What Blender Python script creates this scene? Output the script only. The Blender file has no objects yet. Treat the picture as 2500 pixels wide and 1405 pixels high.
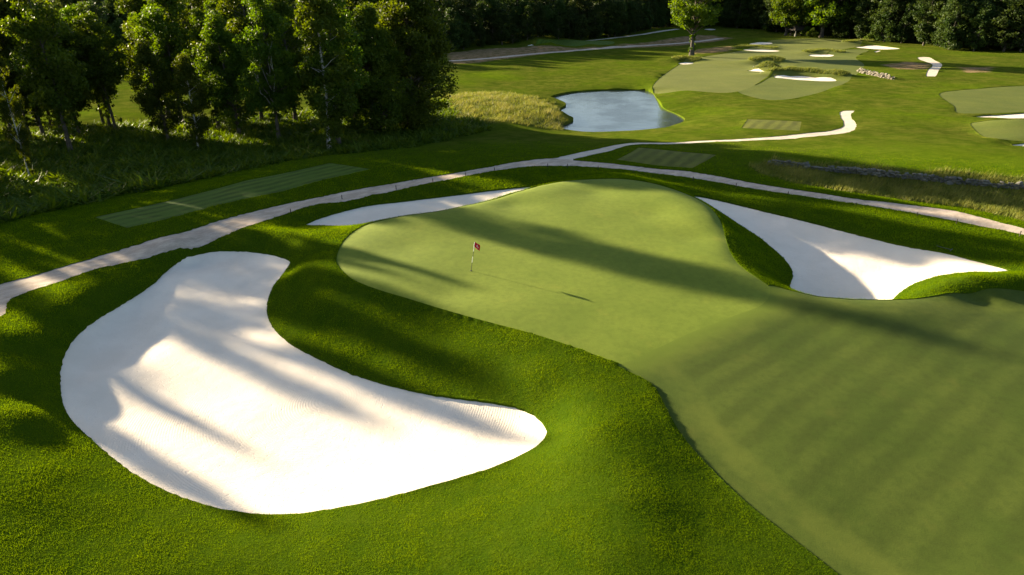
import bpy, bmesh, math, random
import numpy as np
from mathutils import Vector, Matrix
from mathutils.geometry import delaunay_2d_cdt

random.seed(7); RNG = np.random.default_rng(7)
scene = bpy.context.scene
col = scene.collection
R = math.radians

# ------------------------------------------------------------------ camera
CAM_Z, PITCH, FPX = 20.0, R(24.0), 1667.0
cam = bpy.data.cameras.new('camera'); cam.sensor_width = 36.0; cam.lens = 36.0 * FPX / 2500.0
cam.clip_start = 0.5; cam.clip_end = 6000
cam_o = bpy.data.objects.new('camera', cam); col.objects.link(cam_o)
cam_o.location = (0, 0, CAM_Z); cam_o.rotation_euler = (math.pi/2 - PITCH, 0, 0)
scene.camera = cam_o
# ------------------------------------------------------------------ light
SUN_EL = R(13.5)
SUN_XY = np.array([-0.840, 0.5426]); SUN_XY /= np.linalg.norm(SUN_XY)
to_sun = Vector((SUN_XY[0]*math.cos(SUN_EL), SUN_XY[1]*math.cos(SUN_EL), math.sin(SUN_EL)))
world = bpy.data.worlds.new('World'); scene.world = world; world.use_nodes = True
wn = world.node_tree; bg = wn.nodes['Background']
sky = wn.nodes.new('ShaderNodeTexSky'); sky.sky_type = 'NISHITA'; sky.sun_disc = False
sky.sun_elevation = SUN_EL; sky.sun_rotation = math.atan2(to_sun.x, to_sun.y)
sky.air_density = 0.9; sky.dust_density = 1.1; sky.ozone_density = 0.6
wn.links.new(sky.outputs[0], bg.inputs[0]); bg.inputs[1].default_value = 0.05
sl = bpy.data.lights.new('sun', 'SUN'); sl.energy = 5.0; sl.angle = R(0.9); sl.color = (1.0, 0.85, 0.58)
so = bpy.data.objects.new('sun', sl); col.objects.link(so)
so.rotation_euler = to_sun.to_track_quat('Z', 'Y').to_euler(); so.location = (-60, 60, 60)
scene.view_settings.view_transform = 'Standard'; scene.view_settings.look = 'None'
scene.view_settings.gamma = 1.0; scene.view_settings.use_curve_mapping = False
scene.view_settings.exposure = 2.47
scene.cycles.max_bounces = 6; scene.cycles.diffuse_bounces = 3; scene.cycles.transmission_bounces = 4
scene.cycles.sample_clamp_indirect = 4.0

# ------------------------------------------------------------------ pixel -> world
CP, SP = math.cos(PITCH), math.sin(PITCH)
def ray(px, py):
    u = (px-1250.0)/FPX; v = (702.5-py)/FPX
    return np.array([u, CP+v*SP, -SP+v*CP])
def W(px, py, z):
    d = ray(px, py); t = (z-CAM_Z)/d[2]
    return np.array([d[0]*t, d[1]*t, z])
def smooth_closed(P, step, closed=True):
    """Catmull-Rom through 3-D points, resampled at about `step` metres."""
    P = np.asarray(P, float); n = len(P); out = []
    rng = range(n) if closed else range(n-1)
    for i in rng:
        if closed: p0, p1, p2, p3 = P[i-1], P[i], P[(i+1) % n], P[(i+2) % n]
        else: p0, p1, p2, p3 = P[max(i-1,0)], P[i], P[i+1], P[min(i+2,n-1)]
        k = max(1, int(np.linalg.norm(p2-p1)/step))
        for j in range(k):
            t = j/k
            out.append(.5*((2*p1)+(-p0+p2)*t+(2*p0-5*p1+4*p2-p3)*t*t+(-p0+3*p1-3*p2+p3)*t**3))
    if not closed: out.append(P[-1])
    return np.array(out)
def linear_closed(P, step):
    P = np.asarray(P, float); out = []
    for i in range(len(P)):
        a, b = P[i], P[(i+1) % len(P)]
        k = max(1, int(np.linalg.norm(b-a)/step))
        out += [a+(b-a)*j/k for j in range(k)]
    return np.array(out)
def inside(poly, pts):
    poly = np.asarray(poly)[:, :2]; pts = np.asarray(pts)[:, :2]
    res = np.zeros(len(pts), bool)
    lo, hi = poly.min(0), poly.max(0)
    idx = np.nonzero(((pts >= lo) & (pts <= hi)).all(1))[0]
    if len(idx) == 0: return res
    x, y = pts[idx, 0], pts[idx, 1]; r = np.zeros(len(idx), bool)
    a = poly; b = np.roll(poly, -1, 0)
    for (x1, y1), (x2, y2) in zip(a, b):
        if y1 == y2: continue
        c = ((y1 > y) != (y2 > y)) & (x < (x2-x1)*(y-y1)/(y2-y1)+x1)
        r ^= c
    res[idx] = r
    return res
def dist_to(poly, pts):
    """distance from points to a densely sampled outline"""
    poly = np.asarray(poly)[:, :2]; out = np.empty(len(pts))
    for s in range(0, len(pts), 4000):
        q = pts[s:s+4000, None, :2]-poly[None]
        out[s:s+4000] = np.sqrt((q**2).sum(2).min(1))
    return out

# ------------------------------------------------------------------ outlines of the course (pixel, pixel, height)
def up(L, dz=0.): return np.array([W(x, y, z+dz) for x, y, z in L])
GREEN = up([(822,640,1.95),(826,612,1.95),(845,580,1.95),(880,555,1.95),(920,541,1.95),(980,528,2.0),(1060,517,2.0),(1130,503,2.05),(1200,488,2.1),
    (1260,470,2.15),(1320,453,2.2),(1380,442,2.25),(1450,437,2.3),(1520,437,2.3),(1590,447,2.3),(1650,464,2.25),(1700,484,2.2),(1735,507,2.15),
    (1757,535,2.1),(1767,562,2.05),(1775,592,2.0),(1787,622,1.95),(1812,652,1.9),(1855,682,1.85),(1880,705,1.8),(1862,742,1.72),(1780,775,1.66),(1680,815,1.6),
    (1600,852,1.55),(1535,882,1.5),(1500,884,1.5),(1400,848,1.58),(1300,815,1.66),(1200,788,1.72),(1100,760,1.78),(1000,730,1.83),(920,706,1.87),(868,686,1.9),(838,664,1.93)])
APPROACH = up([(1700,800,1.62),(1850,735,1.74),(1880,695,1.84),(1960,715,1.78),(2040,727,1.7),(2130,731,1.62),(2200,730,1.58),(2280,722,1.55),(2380,714,1.52),(2500,710,1.5),(2700,704,1.5),
    (3000,720,1.4),(3200,900,1.2),(3300,1200,1.0),(3000,1700,.9),(2500,1800,.9),(2300,1600,.6),(2050,1405,.7),(1980,1350,.75),(1900,1288,.82),(1830,1233,.9),(1760,1168,1.0),(1700,1106,1.1),
    (1660,1056,1.18),(1632,1008,1.26),(1612,968,1.32),(1597,945,1.34),(1575,928,1.37),(1540,910,1.42),(1508,890,1.48),(1560,860,1.55)])
SAND = {}
SAND['near'] = up([(470,622,.62),(520,613,.65),(580,611,.7),(650,617,.78),(690,627,.84),(708,638,.85),(701,655,.8),(685,677,.72),(665,706,.62),(654,735,.55),(652,765,.5),
    (664,795,.45),(688,822,.4),(720,845,.37),(760,866,.34),(800,886,.32),(845,905,.3),(900,924,.3),(960,940,.3),(1030,955,.32),(1100,966,.35),(1170,975,.38),(1230,985,.42),
    (1280,1000,.46),(1312,1018,.5),(1331,1040,.5),(1333,1062,.48),(1318,1083,.44),(1290,1101,.4),(1240,1125,.34),(1180,1147,.27),(1100,1171,.18),(1020,1194,.1),(940,1215,.03),
    (860,1234,-.03),(790,1247,-.07),(730,1254,-.1),(660,1256,-.1),(600,1252,-.1),(540,1243,-.08),(480,1227,-.05),(420,1205,0),(360,1177,.05),(310,1145,.1),(260,1105,.15),(215,1065,.2),
    (180,1030,.24),(158,995,.27),(148,955,.3),(147,910,.33),(153,875,.36),(170,840,.4),(198,808,.44),(240,775,.47),(290,745,.5),(340,715,.53),(375,690,.56),(402,664,.58),(433,639,.6)], -.25)
SAND['behind'] = up([(745,548,.95),(762,538,.85),(800,525,.8),(860,509,.8),(920,497,.8),(1000,488,.82),(1080,478,.85),(1160,469,.9),(1240,460,1.0),(1310,453,1.2),(1340,451,1.35),
    (1320,458,1.15),(1250,484,.9),(1170,508,.75),(1080,528,.7),(980,541,.7),(900,549,.72),(840,551,.8),(790,550,.9)])
SAND['right'] = up([(1688,478,1.35),(1720,480,1.15),(1800,497,1.0),(1880,517,.95),(1960,537,.95),(2050,562,.95),(2130,582,1.0),(2200,599,1.0),(2300,615,1.05),(2380,634,1.15),(2440,650,1.25),(2468,659,1.3),
    (2430,664,1.1),(2380,664,.95),(2320,670,.8),(2270,681,.5),(2225,697,.2),(2195,716,-.05),(2168,738,-.2),(2120,746,-.3),(2060,744,-.35),(2000,735,-.35),(1950,722,-.3),(1930,700,-.25),(1935,675,-.2),(1932,655,-.1),(1915,632,.05),
    (1885,604,.25),(1845,573,.45),(1800,543,.65),(1752,511,1.0),(1712,488,1.25)])
PATHS = {}
PATHS['main'] = up([(-300,760,1.4),(-150,725,1.4),(0,691,1.35),(75,672,1.35),(153,649,1.3),(228,628,1.3),(302,606,1.3),(356,594,1.3),(420,574,1.3),(473,558,1.3),(520,543,1.3),(569,530,1.3),(623,515,1.32),(697,498,1.35),(800,477,1.35),(850,467,1.35),(1000,440,1.35),(1150,415,1.35),(1260,396,1.3),(1340,386,1.3),
    (1420,392,1.25),(1500,402,1.2),(1600,411,1.2),(1700,425,1.15),(1800,439,1.1),(1900,455,1.1),(2000,472,1.1),(2100,487,1.1),(2170,494,1.1),(2260,502,1.1),(2340,515,1.1),(2430,537,1.1),(2500,556,1.1),(2700,610,1.1),
    (2700,632,1.1),(2500,574,1.1),(2400,552,1.1),(2300,534,1.1),(2200,517,1.1),(2100,502,1.1),(2000,486,1.1),(1900,470,1.1),(1800,453,1.1),(1700,438,1.15),(1600,424,1.2),(1500,412,1.25),
    (1400,405,1.25),(1300,406,1.28),(1220,416,1.3),(1150,428,1.3),(1000,456,1.3),(850,486,1.3),(758,503,1.28),(712,517,1.27),(665,532,1.25),(626,546,1.25),(584,560,1.25),(530,574,1.25),(441,599,1.25),(356,622,1.25),(285,645,1.25),(228,661,1.25),(153,685,1.3),(64,714,1.3),(24,730,1.3),(14,760,1.3),(-20,780,1.35),(-300,850,1.4)])
def strip(L, hw):
    c = smooth_closed(np.array([W(x, y, z) for x, y, z in L]), 4., False); t = np.gradient(c[:, :2], axis=0); t /= np.linalg.norm(t, axis=1)[:, None]
    n = np.stack([-t[:, 1], t[:, 0], 0*t[:, 0]], 1)*hw; return np.concatenate([c+n, (c-n)[::-1]])
PATHS['forest'] = strip([(1425,100,1.),(1480,95,1.2),(1530,89,1.4),(1575,83,1.6),(1620,76,1.9),(1655,71,2.)], 1.3)
PATHS['track'] = strip([(1100,149,-.2),(1200,142,-.1),(1300,132,0.),(1400,124,.2),(1500,116,.2),(1600,110,.2),(1690,103,.3),(1760,94,.4)], 1.6)
PATHS['pond_side'] = up([(1330,394,1.3),(1362,383,1.28),(1420,370,1.2),(1480,357,1.15),(1540,349,1.1),(1640,345,1.0),(1800,339,.9),(1950,330,.85),(2020,321,.85),(2056,311,.85),(2060,300,.85),(2052,284,.85),(2054,272,.85),(2086,270,.85),
    (2077,283,.85),(2090,304,.85),(2083,319,.85),(2040,330,.85),(1940,339,.85),(1800,346,.9),(1640,352,1.0),(1550,356,1.1),(1490,368,1.15),(1440,380,1.2),(1400,389,1.25),(1400,398,1.25)])
PATHS['far'] = up([(2242,140,1.),(2268,140,1.),(2285,149,1.),(2300,158,1.),(2292,172,1.),(2283,187,1.),(2262,187,1.),(2265,172,1.),(2276,158,1.),(2245,146,1.)])
TEES = {}
TEES['long'] = up([(230,530,1.55),(600,441,1.55),(805,398,1.5),(905,413,1.5),(760,448,1.5),(600,486,1.5),(310,557,1.5)])
TEES['junction'] = up([(1560,360,1.4),(1750,378,1.4),(1690,411,1.4),(1505,390,1.4)])
TEES['small'] = up([(1825,291,1.1),(1957,297,1.1),(1952,320,1.1),(1810,313,1.1)])
POND = up([(1345,236,-.5),(1400,223,-.5),(1480,218,-.5),(1560,218,-.5),(1590,223,-.5),(1604,240,-.5),(1620,262,-.5),(1650,275,-.5),(1672,290,-.5),(1660,302,-.5),(1620,314,-.5),(1540,320,-.5),
    (1450,321,-.5),(1400,317,-.5),(1362,309,-.5),(1392,297,-.5),(1400,289,-.5),(1383,279,-.5),(1362,268,-.5),(1382,255,-.5),(1366,245,-.5)])
FAIR = {}
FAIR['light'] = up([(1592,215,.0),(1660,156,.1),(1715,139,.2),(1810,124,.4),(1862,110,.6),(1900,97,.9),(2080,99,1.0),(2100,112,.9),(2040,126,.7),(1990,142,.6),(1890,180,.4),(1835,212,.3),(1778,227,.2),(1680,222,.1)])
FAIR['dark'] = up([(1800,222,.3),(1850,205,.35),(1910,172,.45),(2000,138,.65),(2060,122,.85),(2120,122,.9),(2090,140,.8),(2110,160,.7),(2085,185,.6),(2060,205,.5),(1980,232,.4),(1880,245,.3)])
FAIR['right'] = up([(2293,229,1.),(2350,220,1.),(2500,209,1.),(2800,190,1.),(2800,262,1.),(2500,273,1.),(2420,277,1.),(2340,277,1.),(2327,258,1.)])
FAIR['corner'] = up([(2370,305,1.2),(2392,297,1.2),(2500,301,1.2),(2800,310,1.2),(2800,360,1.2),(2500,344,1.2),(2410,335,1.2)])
FAIR['shaded_green'] = up([(1310,100,1.4),(1400,97,1.5),(1500,103,1.4),(1440,108,1.2),(1340,106,1.2)])
FAIR['left'] = up([(310,200,.2),(350,186,.2),(600,180,.2),(1000,175,.0),(1095,160,-.2),(1300,150,-.3),(1480,165,-.3),(1400,190,-.2),(1250,205,-.2),(1090,225,-.1),(700,250,0.),(300,285,.1),(100,290,.2)])
FARSAND = {
 'a': [(1828,107,.7),(1850,103,.7),(1880,104,.7),(1885,107,.7),(1860,109,.7),(1838,109,.7)],
 'b': [(1812,121,.5),(1840,121,.5),(1870,121,.5),(1904,124,.5),(1885,126,.5),(1845,125,.5)],
 'c': [(1974,134,.6),(2005,133,.6),(2036,134,.6),(2022,138,.6),(1992,138,.6)],
 'd': [(2088,115,.9),(2130,111,.9),(2165,114,.9),(2198,119,.9),(2155,121,.9),(2105,118,.9)],
 'e': [(2132,126,.9),(2145,123,.9),(2152,124,.9),(2140,127,.9)],
 'f': [(1653,155,.1),(1672,151,.1),(1692,152,.1),(1688,156,.1),(1668,157,.1)],
 'g': [(1838,163,.4),(1850,157,.4),(1888,157,.4),(1892,160,.4),(1870,165,.4),(1848,166,.4)],
 'h': [(1822,172,.4),(1840,169,.4),(1862,172,.4),(1866,175,.4),(1840,174,.4)],
 'i': [(1852,177,.4),(1868,176,.4),(1885,177,.4),(1872,180,.4),(1858,179,.4)],
 'j': [(1888,187,.4),(1930,186,.4),(1990,189,.4),(2040,193,.4),(2030,198,.4),(1970,196,.4),(1910,191,.4)],
 'k': [(2372,285,1.0),(2430,281,1.0),(2500,275,1.0),(2700,262,1.0),(2700,280,1.0),(2500,289,1.0),(2430,288,1.0),(2395,287,1.0)],
 'l': [(2468,352,1.0),(2500,349,1.0),(2600,350,1.0),(2600,360,1.0),(2500,356,1.0)],
 'm': [(1718,72,1.),(1735,70,1.),(1748,72,1.),(1735,74,1.)],
 'n': [(1286,113,-.2),(1310,112,-.2),(1370,115,-.2),(1340,116,-.2),(1310,115,-.2)],
}
FARSAND = {k: up(v) for k, v in FARSAND.items()}

# ------------------------------------------------------------------ terrain height: multiquadric interpolation
ctrl = []
for P in (GREEN, APPROACH, SAND['near'], SAND['behind'], SAND['right'], POND): ctrl += list(P)
for P in list(PATHS.values())+list(TEES.values())+list(FAIR.values()): ctrl += list(P[::2] if len(P) > 20 else P)
for P in FARSAND.values(): ctrl += list(P)
ctrl += [W(*q) for q in [
  # green and approach interior
  (1150,660,1.85),(1300,700,1.8),(1000,600,1.95),(1200,560,2.02),(1450,520,2.2),(1600,520,2.2),(1600,620,1.95),(1400,620,1.92),(1450,780,1.68),(1650,700,1.78),(1750,720,1.72),(1450,470,2.25),
  (900,630,1.92),(1100,720,1.8),(1250,500,2.1),(1700,580,2.02),
  (2000,800,1.55),(2300,800,1.45),(2500,900,1.3),(1900,900,1.4),(2100,1000,1.25),(2400,1100,1.1),(1800,1000,1.3),(1950,1150,1.08),(2200,1250,.9),(2450,1350,.85),(2700,1100,1.1),
  # near bunker floor
  (600,700,.0),(560,800,-.25),(420,850,-.25),(320,950,-.45),(600,950,-.52),(800,1000,-.47),(1000,1050,-.32),(1150,1060,-.15),(450,1050,-.6),(650,1100,-.68),(850,1150,-.55),(500,660,.18),(640,660,.3),
  (210,930,-.12),(400,760,.0),(700,900,-.2),
  # banks between green and near bunker
  (760,720,1.1),(780,640,1.75),(740,590,1.6),(680,580,1.35),(850,780,.85),(1000,840,.82),(1150,890,.85),(1300,940,.95),(1400,990,1.1),(1480,930,1.4),(780,800,.5),(930,860,.42),(1100,920,.42),(1300,860,1.45),(1100,800,1.42),(900,740,1.4),
  (1450,1050,1.35),(1550,1050,1.4),(1400,1130,1.1),(1550,1200,1.35),(1300,1200,.7),(1700,1300,.95),(1500,1350,1.3),(1250,1350,.9),(1050,1320,.5),(800,1320,.2),(600,1330,.15),(400,1300,.25),(250,1220,.45),(100,1150,1.05),
  (70,1000,1.25),(50,900,1.4),(70,815,1.4),(160,745,1.3),(260,700,1.22),(600,585,1.12),(0,1250,1.2),(-150,1000,1.6),(-150,850,1.7),(0,1000,1.55),(0,800,1.6),
  (600,1500,.25),(1000,1500,.6),(1500,1550,1.2),(100,1500,.6),
  # behind bunker floor and bank up to the path
  (900,525,.62),(1050,508,.62),(1150,492,.72),(900,478,1.25),(1050,455,1.25),(1200,435,1.3),(1350,420,1.25),(780,500,1.3),(760,530,1.05),(700,555,1.25),(1450,422,1.3),(1600,440,1.3),
  # right bunker floor, bank, mound
  (1850,540,.45),(2000,600,.0),(2050,680,-.45),(2150,650,-.1),(2250,640,.35),(2000,700,-.45),(2300,650,.6),(1800,620,1.75),(1850,620,1.1),(1880,660,.9),(1900,690,1.1),(1790,560,1.3),(1980,722,1.3),
  (2300,700,1.75),(2380,690,2.0),(2480,680,2.05),(2600,680,2.0),(2250,712,1.5),(2420,668,1.8),(2500,664,1.75),(1800,475,1.15),(2000,510,1.15),(2200,560,1.2),(2400,600,1.3),(2500,640,1.4),(2600,650,1.5),
  # wood, meadow, tee surrounds
  (0,600,1.2),(150,580,1.25),(400,560,1.3),(700,470,1.35),(900,435,1.4),(0,540,.6),(250,478,.55),(450,440,.5),(650,395,.5),(0,480,.4),(300,420,.35),(0,400,.3),(200,330,.2),(500,330,.2),(800,340,.3),(1000,320,.2),(1100,330,.4),
  (1200,345,.7),(1150,280,.6),(1190,240,1.2),(1250,250,.9),(1300,270,.6),(1100,250,.5),(1250,310,.35),(1380,345,.6),(1330,290,.3),(1340,262,.5),(1320,235,.2),(1450,338,.2),(1600,330,.2),(1700,295,.3),(1640,250,.1),(1500,208,.1),
  # wall step and fields to the right
  (1875,388,1.35),(2050,403,1.5),(2200,420,1.6),(2350,433,1.65),(2500,446,1.7),(2700,465,1.7),(1885,412,.85),(2050,432,.7),(2200,450,.7),(2350,465,.7),(2500,482,.75),(2700,510,.8),
  (2200,350,1.4),(2400,400,1.6),(2300,310,1.1),(2000,360,1.2),(1900,270,.6),(2200,250,.8),(1700,120,.3),(1600,130,0.),(1500,140,-.1),(1300,170,-.2),(1100,130,-.2),(2400,150,1.),(2200,170,.9),(2050,300,.8),
  (1405,103,1.5),(1405,112,.4),(2300,120,1.),(1600,75,2.),(1450,92,1.),(1200,108,.5),(2480,118,1.5),(2000,95,2.),(2420,294,1.6),(2500,294,1.7),(2440,340,1.4)]]
ctrl += [np.array(q, float) for q in [(-40,20,1.5),(-60,60,1.2),(-90,90,.8),(-120,60,1.5),(0,-60,1.),(-120,-40,2.),(120,-40,1.),(90,30,1.2),(120,100,1.5),(-120,160,1.),(-250,150,3.),(-200,300,4.),
   (-60,300,2.),(0,420,6.),(120,420,7.),(250,300,4.),(300,200,3.),(0,560,26.),(200,560,26.),(-250,480,22.),(420,420,24.),(500,200,14.),(-500,250,16.),(-500,0,10.),(500,0,6.),(0,800,62.),(450,750,62.),(-450,750,55.),(800,500,50.),(-800,500,45.),
   (-900,0,20.),(900,0,20.),(0,1300,75.),(900,1200,75.),(-900,1200,75.),(0,-400,0.),(-700,-400,5.),(700,-400,5.)]]
RIDGES = [  # (pixels along the far lip of the sand, sand height, ridge height)
 ([(1895,185),(1930,184),(1990,187),(2040,191),(2062,193)], .4, 1.5), ([(1850,156),(1870,155),(1890,155),(1905,157)], .4, 1.5), ([(1866,171),(1880,170),(1895,173)], .4, 1.3),
 ([(1660,151),(1678,150),(1700,152)], .1, 1.1), ([(1980,132),(2005,130),(2035,131),(2055,133)], .6, .8), ([(1815,119),(1850,118),(1890,121)], .5, .5), ([(2075,110),(2100,108),(2125,109)], .9, 1.2)]
ridge_pts = []
for px_, z0, hh in RIDGES:
    for (x, y) in px_:
        b = W(x, y, z0); b[1] += 2.4; b[2] = z0+hh; ctrl.append(b); ridge_pts.append(b)
        c_ = b.copy(); c_[1] += 3.2; c_[2] = z0+.3; ctrl.append(c_)
    ridge_pts += list(smooth_closed(np.array([W(x, y, z0)+np.array([0, 2.2, 0]) for x, y in px_]), .6, False))
ridge_pts = np.array(ridge_pts)
ctrl = np.array(ctrl)
# thin out coincident control points
keep = []
for i, p in enumerate(ctrl):
    if all(abs(p[0]-ctrl[k][0])+abs(p[1]-ctrl[k][1]) > 0.25 for k in keep): keep.append(i)
ctrl = ctrl[keep]
CS = 0.8
def phi(d2): return np.sqrt(d2+CS*CS)
_n = len(ctrl); _A = np.zeros((_n+3, _n+3))
_d2 = ((ctrl[:, None, :2]-ctrl[None, :, :2])**2).sum(2)
_A[:_n, :_n] = phi(_d2)-np.eye(_n)*0.02
_A[:_n, _n] = 1; _A[:_n, _n+1:] = ctrl[:, :2]/100; _A[_n:, :_n] = _A[:_n, _n:].T
_w = np.linalg.solve(_A, np.concatenate([ctrl[:, 2], np.zeros(3)]))
_K = RNG.normal(size=(14, 2)); _K /= np.linalg.norm(_K, axis=1)[:, None]
_L = np.geomspace(2.5, 26, 14); _K *= (2*math.pi/_L)[:, None]; _PH = RNG.uniform(0, 6.28, 14)
def height(xy):
    xy = np.atleast_2d(np.asarray(xy, float))[:, :2]; out = np.empty(len(xy))
    for s in range(0, len(xy), 4000):
        q = xy[s:s+4000]
        d2 = ((q[:, None]-ctrl[None, :, :2])**2).sum(2)
        out[s:s+4000] = phi(d2)@_w[:_n]+_w[_n]+(q/100)@_w[_n+1:]
    return out
def micro(xy):
    r = np.zeros(len(xy))
    for k, l, p in zip(_K, _L, _PH): r += np.sin(xy@k+p)*l*0.0022
    return r
def hz(x, y): return float(height([[x, y]])[0])
def hit(px, py):
    """ground point under a pixel"""
    z = .8
    for _ in range(12):
        p = W(px, py, z); z = .5*z+.5*hz(p[0], p[1])
        z = min(z, 15.)
    return np.array([p[0], p[1], hz(p[0], p[1])])

# ------------------------------------------------------------------ node helpers
def mat(name):
    m = bpy.data.materials.new(name); m.use_nodes = True
    nt = m.node_tree; nt.nodes.clear()
    out = nt.nodes.new('ShaderNodeOutputMaterial')
    return m, nt, out
class G:
    def __init__(s, nt): s.nt = nt; s.pos = None
    def node(s, t, **k):
        n = s.nt.nodes.new(t)
        for a, b in k.items(): setattr(n, a, b)
        return n
    def link(s, a, b): s.nt.links.new(a, b)
    def setin(s, sock, v):
        if hasattr(v, 'is_output') or isinstance(v, bpy.types.NodeSocket): s.link(v, sock)
        elif isinstance(v, (tuple, list)) and len(v) == 3 and sock.type == 'RGBA': sock.default_value = (*v, 1)
        else: sock.default_value = v
    def P(s):
        if s.pos is None: s.pos = s.node('ShaderNodeNewGeometry').outputs['Position']
        return s.pos
    def noise(s, scale, detail=3, rough=.55, vec=None, dist=0):
        n = s.node('ShaderNodeTexNoise'); n.inputs['Scale'].default_value = scale; n.inputs['Detail'].default_value = detail
        n.inputs['Roughness'].default_value = rough; n.inputs['Distortion'].default_value = dist
        s.link(vec or s.P(), n.inputs['Vector']); return n.outputs['Fac']
    def math(s, op, a, b=0., clamp=False):
        n = s.node('ShaderNodeMath', operation=op, use_clamp=clamp); s.setin(n.inputs[0], a); s.setin(n.inputs[1], b); return n.outputs[0]
    def ramp(s, f, a, b):
        n = s.node('ShaderNodeMapRange', interpolation_type='SMOOTHSTEP'); s.setin(n.inputs[0], f); n.inputs[1].default_value = a; n.inputs[2].default_value = b; return n.outputs[0]
    def mix(s, f, a, b):
        n = s.node('ShaderNodeMix', data_type='RGBA'); s.setin(n.inputs[0], f); s.setin(n.inputs[6], a); s.setin(n.inputs[7], b); return n.outputs[2]
    def attr(s, name): return s.node('ShaderNodeAttribute', attribute_name=name).outputs['Fac']
    def mapping(s, scale=(1,1,1), rot=0., vec=None):
        n = s.node('ShaderNodeMapping'); n.inputs['Scale'].default_value = scale; n.inputs['Rotation'].default_value = (0, 0, rot); s.link(vec or s.P(), n.inputs['Vector']); return n.outputs[0]
    def bump(s, h, strength, dist):
        n = s.node('ShaderNodeBump'); n.inputs['Strength'].default_value = strength; n.inputs['Distance'].default_value = dist; s.link(h, n.inputs['Height']); return n.outputs[0]
    def bsdf(s, color, rough=.9, normal=None, spec=.2, sheen=0., sheen_tint=None):
        n = s.node('ShaderNodeBsdfPrincipled'); s.setin(n.inputs['Base Color'], color); s.setin(n.inputs['Roughness'], rough)
        n.inputs['Specular IOR Level'].default_value = spec
        if sheen: n.inputs['Sheen Weight'].default_value = sheen
        if sheen_tint: n.inputs['Sheen Tint'].default_value = (*sheen_tint, 1)
        if normal is not None: s.link(normal, n.inputs['Normal'])
        return n.outputs[0]
def stripe_dir(a, b):
    d = (b-a)[:2]; return math.atan2(d[1], d[0])

def m_ground():
    m, nt, out = mat('rough_grass'); g = G(nt)
    big = g.noise(.12, 4, .6); mid = g.noise(.9, 4, .65); fine = g.noise(9, 3, .7); vf = g.noise(38, 2, .7)
    c = g.mix(g.ramp(big, .3, .7), (.046, .086, .003), (.080, .118, .005))
    c = g.mix(g.ramp(mid, .35, .7), c, (.100, .135, .006))
    c = g.mix(g.math('MULTIPLY', g.ramp(fine, .3, .75), .7), c, (.034, .068, .004))
    # far, drier rough
    far = g.attr('dry')
    cd = g.mix(g.ramp(g.noise(.35, 4, .65), .35, .68), (.046, .067, .006), (.086, .094, .013))
    c = g.mix(g.math('MULTIPLY', far, g.ramp(g.noise(.05, 3), .2, .6)), c, cd)
    st = g.noise(.55, 5, .72, g.mapping((1, 2.6, 1), .15))
    c = g.mix(g.math('MULTIPLY', far, g.math('MULTIPLY', g.ramp(st, .42, .66), .6)), c, (.036, .052, .005))
    c = g.mix(g.math('MULTIPLY', g.math('SUBTRACT', 1., g.attr('bladeless')), .6), c, (.014, .032, .002))  # ground under the blades darkened: thatch, plus painted shade in the gaps
    # fescue meadow
    fe = g.math('MULTIPLY', g.attr('fescue'), 1., True)
    cf = g.mix(g.ramp(g.noise(.8, 5, .7), .35, .7), (.06, .072, .012), (.13, .115, .03))
    c = g.mix(fe, c, cf)
    # bare dirt
    cdirt = g.mix(g.ramp(g.noise(.5, 5, .7), .35, .65), (.10, .085, .03), (.26, .17, .10))
    c = g.mix(g.ramp(g.math('ADD', g.attr('dirt'), g.math('MULTIPLY', g.noise(.7, 4, .7), .5)), .55, .95), c, cdirt)
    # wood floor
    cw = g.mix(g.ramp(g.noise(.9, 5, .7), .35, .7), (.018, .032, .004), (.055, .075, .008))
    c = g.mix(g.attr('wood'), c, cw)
    h = g.math('ADD', g.math('MULTIPLY', mid, 1.2), g.math('ADD', g.math('MULTIPLY', fine, .6), g.math('MULTIPLY', vf, .25)))
    b = g.bsdf(c, .95, g.bump(h, .55, .14), 0.)
    g.link(b, out.inputs[0]); return m
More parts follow.
